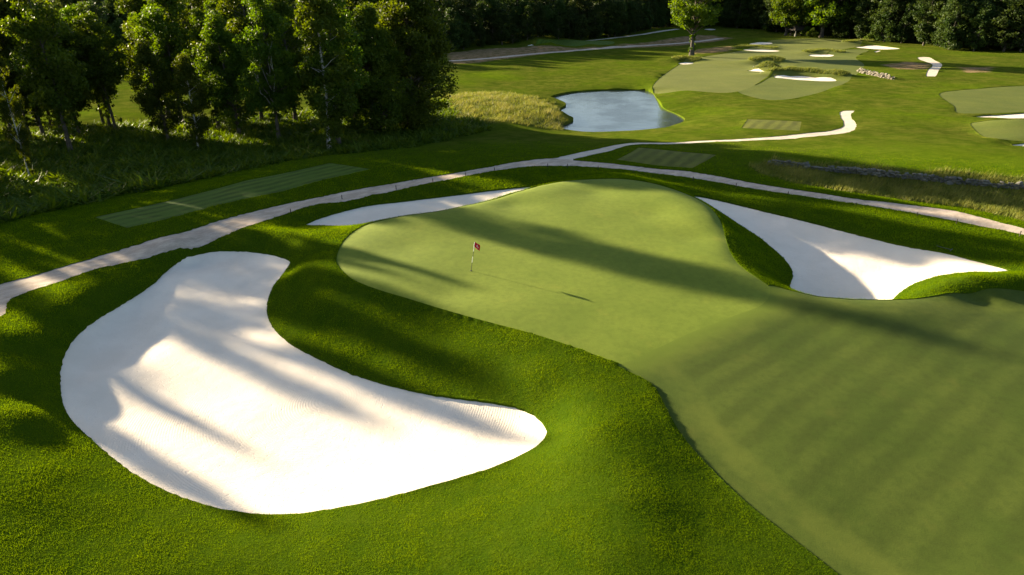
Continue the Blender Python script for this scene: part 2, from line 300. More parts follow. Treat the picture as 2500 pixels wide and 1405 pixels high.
def m_turf(name, c1, c2, ang, width, contrast, grain=24., bump=.3, blot=(.3, .7), rim=False):
    m, nt, out = mat(name); g = G(nt)
    big = g.noise(.25, 5, .62); mid = g.noise(2.2, 4, .7); fine = g.noise(grain, 3, .75)
    c = g.mix(g.ramp(big, *blot), c1, c2)
    c = g.mix(g.math('MULTIPLY', g.ramp(mid, .35, .75), .45), c, tuple(x*.68 for x in c1))
    c = g.mix(g.math('MULTIPLY', g.ramp(fine, .42, .8), .55), c, tuple(x*.55 for x in c1))
    c = g.mix(g.math('MULTIPLY', g.ramp(g.noise(.6, 3, .6), .58, .8), .5), c, (c2[0]*1.15, c2[1]*.98, c2[2]*1.1))
    if contrast:
        # mowing stripes: the nap of the cut grass differs from pass to pass
        v = g.mapping((1, 1, 1), -ang)
        sx = g.node('ShaderNodeSeparateXYZ'); g.link(v, sx.inputs[0])
        wob = g.math('MULTIPLY', g.noise(.3, 3), .8)
        s = g.math('SINE', g.math('MULTIPLY', g.math('ADD', sx.outputs[1], wob), math.pi/width))
        s = g.math('MULTIPLY', g.ramp(s, -.9, .9), g.ramp(g.noise(.5, 4, .6), .2, .65))
        if rim:
            rd = g.math('ADD', g.attr('rim'), g.math('MULTIPLY', g.noise(.5, 3), .8)); s = g.math('MULTIPLY', s, g.ramp(rd, 2.2, 3.))
        c = g.mix(g.math('MULTIPLY', s, contrast), c, tuple(x*.55 for x in c1))
        if rim: c = g.mix(g.math('MULTIPLY', g.math('MULTIPLY', g.ramp(rd, .9, 1.5), g.ramp(rd, 2.9, 2.3)), g.math('MULTIPLY', g.ramp(g.noise(.4, 4, .65), .3, .7), .55)), c, (c2[0]*1.35, c2[1]*1.22, c2[2]*1.3))
    if rim:   # the collar: shorter cut next to the green
        c = g.mix(g.math('MULTIPLY', g.ramp(g.math('ADD', g.attr('togreen'), g.math('MULTIPLY', g.noise(1.2, 3), .8)), 2.4, .3), .85), c, (.102, .136, .014))
    h = g.math('ADD', g.math('MULTIPLY', mid, .5), g.math('MULTIPLY', fine, .5))
    g.link(g.bsdf(c, .9, g.bump(h, bump, .05), .12), out.inputs[0]); return m
def m_sand():
    m, nt, out = mat('bunker_sand'); g = G(nt)
    big = g.noise(.35, 4, .6); fine = g.noise(22, 4, .75)
    c = g.mix(g.ramp(big, .3, .7), (.66, .57, .475), (.73, .635, .535))
    c = g.mix(g.math('MULTIPLY', g.ramp(fine, .55, .8), .35), c, (.58, .50, .41))
    w = g.node('ShaderNodeTexWave', wave_type='RINGS', rings_direction='SPHERICAL'); w.inputs['Scale'].default_value = 2.4; w.inputs['Distortion'].default_value = 2.2; w.inputs['Detail'].default_value = 2; w.inputs['Detail Scale'].default_value = .25
    mp = g.node('ShaderNodeMapping'); mp.inputs['Location'].default_value = (10, -31, 0); g.link(g.P(), mp.inputs['Vector']); g.link(mp.outputs[0], w.inputs['Vector'])
    rake = g.math('MULTIPLY', w.outputs['Fac'], g.ramp(g.noise(.22, 3), .38, .62))
    pits = g.ramp(g.noise(5.5, 2, .5), .62, .72)
    h = g.math('ADD', g.math('MULTIPLY', rake, .22), g.math('ADD', g.math('MULTIPLY', fine, .5), g.math('MULTIPLY', pits, -.5)))
    h = g.math('ADD', h, g.math('MULTIPLY', g.noise(1.3, 3), 1.2))
    g.link(g.bsdf(c, .95, g.bump(h, .38, .07), .05), out.inputs[0]); return m
def m_path(name, ca, cb, along):
    m, nt, out = mat(name); g = G(nt)
    v = g.mapping((1, 1, 1), -along); v2 = g.mapping((.5, 1.3, 1), 0, v)
    rut = g.noise(1.4, 5, .7, v2); fine = g.noise(16, 4, .75); big = g.noise(.5, 4, .65)
    c = g.mix(g.ramp(rut, .35, .68), ca, cb)
    c = g.mix(g.math('MULTIPLY', g.ramp(fine, .45, .8), .6), c, tuple(x*.6 for x in ca))
    c = g.mix(g.math('MULTIPLY', g.ramp(big, .55, .8), .35), c, (.13, .12, .07))
    h = g.math('ADD', g.math('MULTIPLY', rut, .8), g.math('MULTIPLY', fine, .4))
    g.link(g.bsdf(c, .95, g.bump(h, .5, .06), .1), out.inputs[0]); return m
def m_water():
    m, nt, out = mat('pond_water'); g = G(nt)
    h = g.math('ADD', g.noise(1.2, 3, .6, g.mapping((.5, 1.2, 1), .3)), g.math('MULTIPLY', g.noise(.25, 2), 1.))
    n = g.node('ShaderNodeBsdfPrincipled'); n.inputs['Base Color'].default_value = (.03, .04, .045, 1)
    g.setin(n.inputs['Roughness'], g.math('ADD', .10, g.math('MULTIPLY', g.ramp(g.noise(.12, 3), .4, .6), .10))); n.inputs['IOR'].default_value = 1.33
    g.link(g.bump(h, .35, .05), n.inputs['Normal']); g.link(n.outputs[0], out.inputs[0]); return m
def m_leaf(name, ca, cb, trans=.5, vary=.6, spec=.12):
    """thin leaves / blades: reflect and let light through"""
    m, nt, out = mat(name); g = G(nt)
    c = g.mix(g.attr('tint'), ca, cb)
    oi = g.node('ShaderNodeObjectInfo').outputs['Random']
    hs = g.node('ShaderNodeHueSaturation'); g.setin(hs.inputs['Hue'], g.math('ADD', .5-.02, g.math('MULTIPLY', oi, .035)))
    g.setin(hs.inputs['Value'], g.math('ADD', 1-vary/2, g.math('MULTIPLY', oi, vary))); g.link(c, hs.inputs['Color'])
    c = hs.outputs[0]
    d = g.node('ShaderNodeBsdfPrincipled'); g.link(c, d.inputs['Base Color']); d.inputs['Roughness'].default_value = .55; d.inputs['Specular IOR Level'].default_value = spec
    t = g.node('ShaderNodeBsdfTranslucent'); gm = g.node('ShaderNodeHueSaturation'); gm.inputs['Saturation'].default_value = 1.1; gm.inputs['Value'].default_value = 1.3; gm.inputs['Hue'].default_value = .485
    g.link(c, gm.inputs['Color']); g.link(gm.outputs[0], t.inputs['Color'])
    mx = g.node('ShaderNodeMixShader'); mx.inputs[0].default_value = trans; g.link(d.outputs[0], mx.inputs[1]); g.link(t.outputs[0], mx.inputs[2])
    g.link(mx.outputs[0], out.inputs[0]); return m
def m_bark(name, a, b):
    m, nt, out = mat(name); g = G(nt)
    n = g.noise(3, 5, .7, g.mapping((3, 3, .6)))
    c = g.mix(g.ramp(n, .35, .65), a, b)
    g.link(g.bsdf(c, .95, g.bump(n, .8, .08), .1), out.inputs[0]); return m
def m_plain(name, c, rough=.6, spec=.3, var=.25, scale=20):
    m, nt, out = mat(name); g = G(nt)
    cc = g.mix(g.ramp(g.noise(scale, 4, .65), .3, .7), c, tuple(x*(1-var) for x in c))
    g.link(g.bsdf(cc, rough, None, spec), out.inputs[0]); return m
def m_stone(name, ca, cb):
    m, nt, out = mat(name); g = G(nt)
    oi = g.node('ShaderNodeObjectInfo').outputs['Random']
    c = g.mix(oi, ca, cb); n = g.noise(7, 5, .7)
    c = g.mix(g.ramp(n, .4, .7), c, (.10, .10, .085))
    g.link(g.bsdf(c, .9, g.bump(n, .7, .08), .2), out.inputs[0]); return m

A_MOW = stripe_dir(W(1850,1265,1), W(2250,940,1))
M = dict(
 ground=m_ground(), sand=m_sand(), water=m_water(),
 green=m_turf('green_turf', (.104,.142,.014), (.140,.176,.020), A_MOW, 1., 0, 30., .2, (.25,.75)),
 approach=m_turf('approach_turf', (.045,.068,.007), (.065,.086,.011), A_MOW, .8, .42, 20., .3, rim=True),
 tee=m_turf('tee_turf', (.060,.108,.012), (.082,.122,.014), stripe_dir(W(310,540,1.5), W(850,410,1.5)), .6, .95),
 tee2=m_turf('tee_turf_cross', (.092,.104,.011), (.125,.130,.016), stripe_dir(W(1560,360,1.4), W(1505,390,1.4)), .8, .8),
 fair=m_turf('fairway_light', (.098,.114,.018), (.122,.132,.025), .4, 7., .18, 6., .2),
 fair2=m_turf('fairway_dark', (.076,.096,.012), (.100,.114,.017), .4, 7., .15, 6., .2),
 path=m_path('gravel_path', (.36,.285,.225), (.52,.42,.335), stripe_dir(W(300,630,1.3), W(1200,410,1.3))),
 path2=m_path('sandy_path', (.46,.39,.31), (.58,.50,.41), stripe_dir(W(1540,352,1.), W(2000,330,1.))),
 leaf=m_leaf('tree_leaves', (.026,.056,.005), (.085,.118,.011)),
 leaf_far=m_leaf('forest_leaves', (.014,.033,.006), (.042,.060,.010), .35, .5),
 blade=m_leaf('grass_blades', (.042,.098,.0010), (.116,.182,.002), .5, 0., .0),
 straw=m_leaf('fescue_blades', (.085,.110,.014), (.205,.195,.045), .40, 0., .1),
 under=m_leaf('undergrowth_leaves', (.030,.066,.004), (.090,.128,.010), .45, 0., .15),
 bark=m_bark('bark', (.045,.037,.028), (.10,.088,.072)), pale=m_bark('pale_bark', (.22,.21,.19), (.36,.35,.32)),
 stone=m_stone('dark_stone', (.05,.05,.045), (.16,.15,.13)), stone_pale=m_stone('pale_stone', (.12,.105,.085), (.27,.225,.17)), white=m_plain('white_paint', (.75,.75,.72)), black=m_plain('black_paint', (.02,.02,.02)), red=m_plain('red_cloth', (.55,.010,.03), .7, .2),  # darker grey stone for the long wall, paler for the pile
 cup=m_plain('cup_dark', (.015,.02,.01)), post=m_plain('post_wood', (.05,.04,.03), .8), roof=m_plain('shingle_roof', (.055,.045,.038), .85, .2, .5, 3.), timber=m_plain('timber', (.10,.07,.045), .8),
 rake=m_plain('rake_grey', (.06,.06,.065), .5),
)

# ------------------------------------------------------------------ object helpers
def tag(o, label=None, cat=None, group=None, kind=None):
    if label: o['label'] = label
    if cat: o['category'] = cat
    if group: o['group'] = group
    if kind: o['kind'] = kind
    return o
def new_obj(name, me, m=None, parent=None):
    o = bpy.data.objects.new(name, me); col.objects.link(o)
    if m is not None and me is not None and not me.materials: me.materials.append(m)
    if parent is not None: o.parent = parent
    return o
def empty(name, loc, rz=0.): 
    o = bpy.data.objects.new(name, None); col.objects.link(o); o.location = loc; o.rotation_euler = (0, 0, rz); o.empty_display_size = .3
    return o
def np_mesh(name, V, Fa, smooth=False, attrs=None):
    """V (n,3); Fa (k,3) or (k,4)"""
    V = np.ascontiguousarray(V, np.float32); Fa = np.ascontiguousarray(Fa, np.int32)
    me = bpy.data.meshes.new(name); k, c = Fa.shape
    me.vertices.add(len(V)); me.vertices.foreach_set('co', V.ravel())
    me.loops.add(k*c); me.loops.foreach_set('vertex_index', Fa.ravel())
    me.polygons.add(k); me.polygons.foreach_set('loop_start', np.arange(0, k*c, c, dtype=np.int32))
    me.polygons.foreach_set('use_smooth', np.full(k, smooth))
    for a, v in (attrs or {}).items():
        at = me.attributes.new(a, 'FLOAT', 'POINT'); at.data.foreach_set('value', np.ascontiguousarray(v, np.float32))
    me.update(); me.validate(); return me

# ------------------------------------------------------------------ ground: one constrained triangulation, cut into regions
step_of = lambda P: .25 if P[:, 1].min() < 60 else (.6 if P[:, 1].mean() < 110 else 1.2)
regions = []   # (name, key, outline, priority order)
def reg(kind, key, P, smooth=True):
    st = step_of(P); regions.append((kind, key, smooth_closed(P, st) if smooth else linear_closed(P, st)))
reg('pond', 'pond', POND)
for k, P in SAND.items(): reg('sand', k, P)
for k, P in FARSAND.items(): reg('sand', k, P)
reg('green', 'green', GREEN)
for k, P in TEES.items(): reg('tee', k, P, False)
for k, P in PATHS.items(): reg('path', k, P)
reg('approach', 'approach', APPROACH)
for k in ('shaded_green', 'right', 'corner', 'light', 'dark'): reg('fair', k, FAIR[k])
# ragged edge where sand and path meet the grass
for i, (kd, key, P) in enumerate(regions):
    if kd in ('sand', 'path') and step_of(P) < 1.:
        a = .018 if kd == 'sand' else .05
        P[:, :2] += RNG.normal(size=(len(P), 2))*a
pts = []
def grid(x0, x1, y0, y1, s, skip=None):
    X, Y = np.meshgrid(np.arange(x0, x1, s), np.arange(y0, y1, s*.866))
    X = X+(np.arange(X.shape[0])[:, None] % 2)*s*.5
    q = np.stack([X.ravel(), Y.ravel()], 1)+RNG.uniform(-.12, .12, (X.size, 2))*s
    if skip: q = q[~((q[:, 0] > skip[0]) & (q[:, 0] < skip[1]) & (q[:, 1] > skip[2]) & (q[:, 1] < skip[3]))]
    pts.append(q)
grid(-44, 44, 14, 62, .42)
grid(-80, 90, 0, 120, 1.1, (-44.2, 44.2, 13.8, 62.2))
grid(-150, 190, -30, 290, 3., (-80.5, 120.5, -.5, 215.5))
grid(30, 120, 120.5, 215, 1.4)
grid(-80, 30, 120.5, 215, 2.6)
grid(90.5, 120, 0, 120, 2.6)
grid(-420, 460, -120, 560, 11., (-151.5, 191.5, -31.5, 291.5))
grid(-1000, 1000, -450, 1300, 50., (-425, 465, -125, 565))
pts = np.concatenate(pts)
verts = [Vector(p) for p in pts]; edges = []
for kd, key, P in regions:
    b = len(verts); verts += [Vector(p[:2]) for p in P]; n = len(P)
    edges += [(b+i, b+(i+1) % n) for i in range(n)]
cv, _, cf, _, _, _ = delaunay_2d_cdt(verts, edges, [], 0, 1e-4, False)
XY = np.array([(v.x, v.y) for v in cv]); TRI = np.array([f for f in cf if len(f) == 3], np.int32)
ar = np.cross(XY[TRI[:, 1]]-XY[TRI[:, 0]], XY[TRI[:, 2]]-XY[TRI[:, 0]])
TRI[ar < 0] = TRI[ar < 0][:, ::-1]
CEN = XY[TRI].mean(1); lab = np.full(len(TRI), -1)
for i, (kd, key, P) in enumerate(regions):
    free = np.nonzero(lab < 0)[0]
    lab[free[inside(P, CEN[free])]] = i
Z = height(XY)
rough_w = np.ones(len(XY))
for i, (kd, key, P) in enumerate(regions):
    if kd in ('green', 'approach', 'tee'):
        rough_w[np.unique(TRI[lab == i])] = .12
    elif kd in ('sand', 'path', 'fair'):
        rough_w[np.unique(TRI[lab == i])] = .4
for kd, key, P in regions:   # hold the rims exactly where they were traced
    if kd in ('sand', 'green') and key in ('near', 'behind', 'right', 'green'):
        dz = P[:, 2]-height(P); lo, hi = P[:, :2].min(0)-3, P[:, :2].max(0)+3
        idx = np.nonzero(((XY > lo) & (XY < hi)).all(1))[0]
        for a0 in range(0, len(idx), 3000):
            ii = idx[a0:a0+3000]; d2 = ((XY[ii][:, None]-P[None, :, :2])**2).sum(2); wgt = np.exp(-d2/(2*.3**2))+1e-12
            near = np.exp(-d2.min(1)/(1.1**2)); Z[ii] += (wgt@dz)/wgt.sum(1)*near
Z = Z+micro(XY)*rough_w
ZONES = dict(
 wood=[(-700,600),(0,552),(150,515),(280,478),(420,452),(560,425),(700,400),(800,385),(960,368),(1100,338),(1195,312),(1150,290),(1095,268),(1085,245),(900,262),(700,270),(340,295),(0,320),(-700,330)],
 fescue=[(1080,238),(1150,224),(1220,222),(1300,232),(1345,240),(1358,262),(1395,286),(1365,302),(1300,300),(1240,297),(1180,300),(1090,288)],
 fescue2=[(1880,404),(2050,421),(2200,438),(2500,465),(2900,512),(2900,610),(2500,546),(2340,505),(2200,491),(2050,473),(1950,455),(1850,432),(1830,415)],
 dirt=[(1095,122),(1180,117),(1280,114),(1400,117),(1500,112),(1600,101),(1700,88),(1790,92),(1740,101),(1640,110),(1550,113),(1420,118),(1300,130),(1150,147),(1095,150)],
 dirt2=[(2150,160),(2210,155),(2270,160),(2262,172),(2200,173)], dirt3=[(2340,170),(2420,168),(2410,182),(2360,182)], dirt4=[(1180,232),(1215,230),(1230,245),(1190,250)], dirt5=[(1680,118),(1800,113),(1790,124),(1690,130)])
zone_poly = {k: linear_closed(np.array([W(x, y, .6) for x, y in v]), 1.5) for k, v in ZONES.items()}
def zone(k, XY, soft):
    P = zone_poly[k]; ins = inside(P, XY); d = dist_to(P, XY); d = np.where(ins, d, -d)
    return np.clip(.5+d/(2*soft), 0, 1)
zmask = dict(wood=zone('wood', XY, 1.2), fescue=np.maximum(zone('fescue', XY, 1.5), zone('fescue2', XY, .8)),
             dirt=np.max([zone('dirt', XY, 3), zone('dirt2', XY, 3), zone('dirt3', XY, 3), zone('dirt4', XY, 1.5)*.9, zone('dirt5', XY, 4)*.8], 0))
zmask['dry'] = np.clip((XY[:, 1]-70)/25, 0, 1); zmask['bladeless'] = np.clip((np.hypot(XY[:, 0], XY[:, 1])-72)/18, 0, 1)
forest_zone = None

OFF = dict(pond=0., sand=-.13, green=-.04, approach=-.04, tee=-.03, path=-.05, fair=-.05)
META = {
 ('pond','pond'): ('pond', 'water', 'smooth grey-blue pond reflecting the sky beyond the cart path', 'pond'),
 ('sand','near'): ('sand_bunker', 'sand', 'large kidney-shaped white sand bunker in the left foreground', 'bunker'),
 ('sand','behind'): ('sand_bunker', 'sand', 'long narrow shaded sand bunker behind the left edge of the putting green', 'bunker'),
 ('sand','right'): ('sand_bunker', 'sand', 'big pale sand bunker below the steep right bank of the putting green', 'bunker'),
 ('green','green'): ('putting_green', 'green', 'raised pear-shaped putting green holding the red flag', 'putting green'),
 ('approach','approach'): ('fairway', 'approach', 'olive striped fairway filling the lower right corner', 'fairway'),
 ('tee','long'): ('tee_box', 'tee', 'long shaded striped tee box beside the cart path and the wood', 'tee box'),
 ('tee','junction'): ('tee_box', 'tee2', 'shaded striped tee box between the two arms of the path fork', 'tee box'),
 ('tee','small'): ('tee_box', 'tee2', 'small sunlit striped tee box inside the bend of the path past the pond', 'tee box'),
 ('path','main'): ('cart_path', 'path', 'grey gravel cart path sweeping round behind the putting green', 'path'),
 ('path','pond_side'): ('cart_path', 'path2', 'pale cart path branching past the near shore of the pond', 'path'),
 ('path','far'): ('cart_path', 'path2', 'short pale kinked path far right beyond the stone pile', 'path'),
 ('path','forest'): ('cart_path', 'path2', 'thin pale path along the foot of the dark forest', 'path'),
 ('path','track'): ('cart_path', 'path', 'faint dirt track crossing the shaded ground before the forest', 'path'),
 ('fair','light'): ('fairway', 'fair', 'pale yellow-green half of the far fairway beside the lone tree', 'fairway'),
 ('fair','dark'): ('fairway', 'fair2', 'darker mown half of the far fairway right of the pale half', 'fairway'),
 ('fair','right'): ('fairway', 'fair2', 'mown olive green cut off by the right edge above the long white bunker', 'fairway'),
 ('fair','corner'): ('fairway', 'fair2', 'mown green patch at the right edge below the long white bunker', 'fairway'),
 ('fair','shaded_green'): ('putting_green', 'tee', 'distant shaded green on a mound before the dark forest', 'putting green'),
}
FS_LAB = dict(a='small bunker at the top left of the far fairway below the shelter', b='thin crescent bunker on the upper left of the far fairway', c='oval bunker under a grassy mound in the middle of the far fairway',
 d='pointed half-shaded bunker in front of the far green at the forest', e='tiny sand patch right of the far green below the pointed bunker', f='small bunker just in front of the lone tree', g='upper bunker of the cluster of three with tufted mounds',
 h='left bunker of the cluster of three with tufted mounds', i='small lowest bunker of the cluster of three', j='long straight bunker under a ridge of tall grass', k='long white bunker cut off by the right edge between two mown greens',
 l='bunker corner at the right edge above the stone wall', m='tiny distant bunker behind the lone tree crown', n='thin shaded bunker below the distant shaded green')
for k, v in FS_LAB.items(): META[('sand', k)] = ('sand_bunker', 'sand', v, 'bunker')

def submesh(name, tri, z, attrs=None, skirt_edges=None, depth=.3):
    u, inv = np.unique(tri, return_inverse=True); f = inv.reshape(-1, 3)
    V = np.column_stack([XY[u], z[u]])
    A = {k: v[u] for k, v in (attrs or {}).items()}
    if skirt_edges is not None and len(skirt_edges):
        e = skirt_edges; b = len(V); n = len(e)
        # wall quads as triangles with their own vertices
        top = np.column_stack([XY[e.ravel()], z[e.ravel()]]); bot = top.copy(); bot[:, 2] -= depth
        V = np.concatenate([V, top, bot])
        i = np.arange(n)*2+b; t0, t1, b0, b1 = i, i+1, i+2*n, i+1+2*n
        f = np.concatenate([f, np.stack([t0, b0, b1], 1), np.stack([t0, b1, t1], 1)])
        for k in A: A[k] = np.concatenate([A[k], attrs[k][e.ravel()], attrs[k][e.ravel()]])
    return np_mesh(name, V, f, True, A)
def boundary(mask):
    """directed edges of the masked triangles that border other regions"""
    t = TRI[mask]; e = np.concatenate([t[:, [0, 1]], t[:, [1, 2]], t[:, [2, 0]]])
    key = np.sort(e, 1); k = key[:, 0].astype(np.int64)*len(XY)+key[:, 1]
    _, idx, cnt = np.unique(k, return_index=True, return_counts=True)
    return e[idx[cnt == 1]]
gm = lab < 0
# the bed of the pond dips below the water
gmask = gm
be = boundary(gmask)
inb = (np.abs(XY[be[:, 0]]) < 980).all(1) & (XY[be[:, 0]][:, 1] > -440)
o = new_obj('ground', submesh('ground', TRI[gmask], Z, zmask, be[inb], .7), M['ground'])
tag(o, 'rolling rough grass ground of the golf course between greens and bunkers', 'ground', kind='structure')
region_of_green = [r_ for r_ in regions if r_[0] == 'green'][0][2]
for i, (kd, key, P) in enumerate(regions):
    msk = lab == i
    if not msk.any(): continue
    name, mk, label, cat = META[(kd, key)]
    z = Z+OFF[kd]
    if kd == 'pond': z = np.full(len(Z), -.8)
    if kd == 'path' and key == 'pond_side': z = Z-.046
    e = boundary(msk) if kd in ('green', 'approach', 'tee', 'fair') else None
    at = None
    if kd == 'approach':
        q = np.zeros(len(XY)); ui = np.unique(TRI[msk]); q[ui] = dist_to(P, XY[ui]); qg = np.zeros(len(XY)); qg[ui] = dist_to(region_of_green, XY[ui]); at = {'rim': q, 'togreen': qg}
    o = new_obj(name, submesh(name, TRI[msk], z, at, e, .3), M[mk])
    tag(o, label, cat, kind='structure')
region_of = {(kd, key): P for kd, key, P in regions}

# ------------------------------------------------------------------ grass, fescue, undergrowth (uncountable)
TA = .5*np.abs(ar)
def scatter(tri_idx, dens):
    """random points on ground triangles; dens = per-triangle points per m2"""
    n = RNG.poisson(TA[tri_idx]*dens); t = np.repeat(tri_idx, n)
    a, b = RNG.random(len(t)), RNG.random(len(t)); s = a+b > 1; a[s] = 1-a[s]; b[s] = 1-b[s]
    T = TRI[t]; P0, P1, P2 = XY[T[:, 0]], XY[T[:, 1]], XY[T[:, 2]]
    xy = P0+(P1-P0)*a[:, None]+(P2-P0)*b[:, None]
    z = Z[T[:, 0]]+(Z[T[:, 1]]-Z[T[:, 0]])*a+(Z[T[:, 2]]-Z[T[:, 0]])*b
    return np.column_stack([xy, z])
def patchnoise(xy, L, seed):
    r = np.random.default_rng(seed); K = r.normal(size=(8, 2)); K *= (2*math.pi/(L*r.uniform(.6, 1.6, 8))/np.linalg.norm(K, axis=1))[:, None]; ph = r.uniform(0, 6.28, 8)
    return np.sin(xy[:, :2]@K.T+ph).sum(1)/4
def blades(P, h, w, lean=.5, tint=None, wind=(0., 0.)):
    n = len(P); a = RNG.uniform(0, 2*math.pi, n); d = np.stack([np.cos(a), np.sin(a), np.zeros(n)], 1)
    l = RNG.normal(size=(n, 2))*lean+np.array(wind)
    tip = P.copy(); tip[:, 2] += h; tip[:, :2] += l*h[:, None]
    V = np.stack([P-d*w[:, None]/2, P+d*w[:, None]/2, tip], 1).reshape(-1, 3); V[0::3, 2] -= .01; V[1::3, 2] -= .01
    F = np.arange(3*n).reshape(-1, 3)
    t = np.repeat(tint if tint is not None else RNG.random(n), 3)
    return V, F, t
def in_frame(P, margin=.1):
    x, y, z = P[:, 0], P[:, 1], P[:, 2]-CAM_Z
    dep = y*CP-z*SP; u = x/dep; v = (y*SP+z*CP)/dep
    return (dep > 1) & (np.abs(u) < .75+margin) & (v > -.42-margin)
GI = np.nonzero(gm)[0]; cy = CEN[GI]; dist = np.sqrt((cy**2).sum(1)+CAM_Z**2)
wood_t = zmask['wood'][TRI[GI]].mean(1); fes_t = zmask['fescue'][TRI[GI]].mean(1)
vis = in_frame(np.column_stack([cy, np.ones(len(cy))]), .26)
dens = np.where((dist < 94) & vis & (wood_t < .5) & (fes_t < .5), np.clip(1150*(28/dist)**2.1, 75, 1150)*np.clip((94-dist)/16, .1, 1), 0)
P = scatter(GI, dens); dd = np.sqrt((P[:, :2]**2).sum(1)+CAM_Z**2)
pn = patchnoise(P, 3.5, 3)+.6*patchnoise(P, .9, 4)
h = np.clip(RNG.normal(.044, .015, len(P))*(1+.28*pn), .015, .12)*np.clip(dd/34, .9, 2.0); w = .0125*np.clip(dd/26, .8, 3.4)*RNG.uniform(.7, 1.3, len(P))
tint = np.clip(.5+.2*pn+RNG.normal(0, .13, len(P)), 0, 1)
V, F_, t = blades(P, h, w, .6, tint)
o = new_obj('rough_grass', np_mesh('rough_grass', V, F_, False, {'tint': t}), M['blade'])
tag(o, 'short lush rough grass blades around the green and bunkers', 'grass', kind='stuff')
print('grass blades', len(P))
# tall fescue
dens = np.where(fes_t > .4, 42., 0)*np.where(CEN[GI][:, 1] < 100, 1.2, .75)
P = scatter(GI, dens); pn = patchnoise(P, 6, 8)+.7*patchnoise(P, 2, 9)
h = np.clip(RNG.normal(.42, .12, len(P))*(1+.35*pn), .1, .9); w = RNG.uniform(.04, .08, len(P))
V, F_, t = blades(P, h, w, .35, np.clip(.45+.3*pn+RNG.normal(0, .2, len(P)), 0, 1), (.25, -.1))
o = new_obj('tall_grass', np_mesh('tall_grass', V, F_, False, {'tint': t}), M['straw'])
tag(o, 'tall straw-coloured fescue by the pond and below the stone wall', 'grass', kind='stuff')
print('fescue', len(P))
# undergrowth in the wood
dens = np.where((wood_t > .4) & vis, 26., 0)
P = scatter(GI, dens); pn = patchnoise(P, 5, 18)+.8*patchnoise(P, 1.8, 19)
fe_ = np.array([W(x, y, .6)[:2] for x, y in [(-60,560),(0,552),(75,533),(150,515),(215,497),(280,478),(350,464),(420,452)]])
h = np.clip(RNG.normal(.46, .2, len(P))*(1+.5*pn), .08, 1.6)*(1+1.1*np.exp(-(dist_to(linear_closed(fe_, .5), P)/1.3)**2)); w = RNG.uniform(.18, .42, len(P))
V, F_, t = blades(P, h, w, 1.0, np.clip(.45+.3*pn+RNG.normal(0, .2, len(P)), 0, 1))
o = new_obj('undergrowth', np_mesh('undergrowth', V, F_, False, {'tint': t}), M['under'])
tag(o, 'weedy leafy undergrowth covering the wood floor and meadow', 'undergrowth', kind='stuff')
print('undergrowth', len(P))

# ------------------------------------------------------------------ trees
def tubes(lines, sides=6):
    """lines: list of (points (k,3), radii (k,))"""
    Vs, Fs, b = [], [], 0
    for P, r in lines:
        P = np.asarray(P, float); k = len(P); T = np.gradient(P, axis=0); T /= np.linalg.norm(T, axis=1)[:, None]+1e-9
        ref = np.array([.3, .9, .1]); A = np.cross(T, ref); A /= np.linalg.norm(A, axis=1)[:, None]+1e-9; B = np.cross(T, A)
        an = np.arange(sides)*2*math.pi/sides
        ring = P[:, None]+(A[:, None]*np.cos(an)[None, :, None]+B[:, None]*np.sin(an)[None, :, None])*np.asarray(r)[:, None, None]
        Vs.append(ring.reshape(-1, 3))
        i = np.arange(k-1)[:, None]*sides; j = np.arange(sides)[None]; j2 = (j+1) % sides
        q = np.stack([i+j, i+j2, i+sides+j2, i+sides+j], -1).reshape(-1, 4)+b; Fs.append(q); b += k*sides
    return np.concatenate(Vs), np.concatenate(Fs)
def leaves(C, n_each, rad, size, r):
    """rhombic leaf faces in round tufts about the points C"""
    n = np.asarray(n_each)*np.ones(len(C), int); idx = np.repeat(np.arange(len(C)), n); N = len(idx)
    d = r.normal(size=(N, 3)); d /= np.linalg.norm(d, axis=1)[:, None]; rr = r.random(N)**.45
    sc = np.array([1, 1, .75]); pos = C[idx]+d*(rr*rad[idx])[:, None]*sc
    a = r.normal(size=(N, 3)); a += d*.6; a /= np.linalg.norm(a, axis=1)[:, None]
    b = np.cross(a, r.normal(size=(N, 3))); b /= np.linalg.norm(b, axis=1)[:, None]
    s = size*r.uniform(.6, 1.4, N)[:, None]
    V = np.stack([pos-a*s*.6, pos+b*s*.34, pos+a*s*.6, pos-b*s*.34], 1).reshape(-1, 3)
    F = np.arange(4*N).reshape(-1, 4)
    clump = r.random(len(C))[idx]
    return V, F, np.repeat(np.clip(.55*clump+.45*r.random(N), 0, 1), 4)
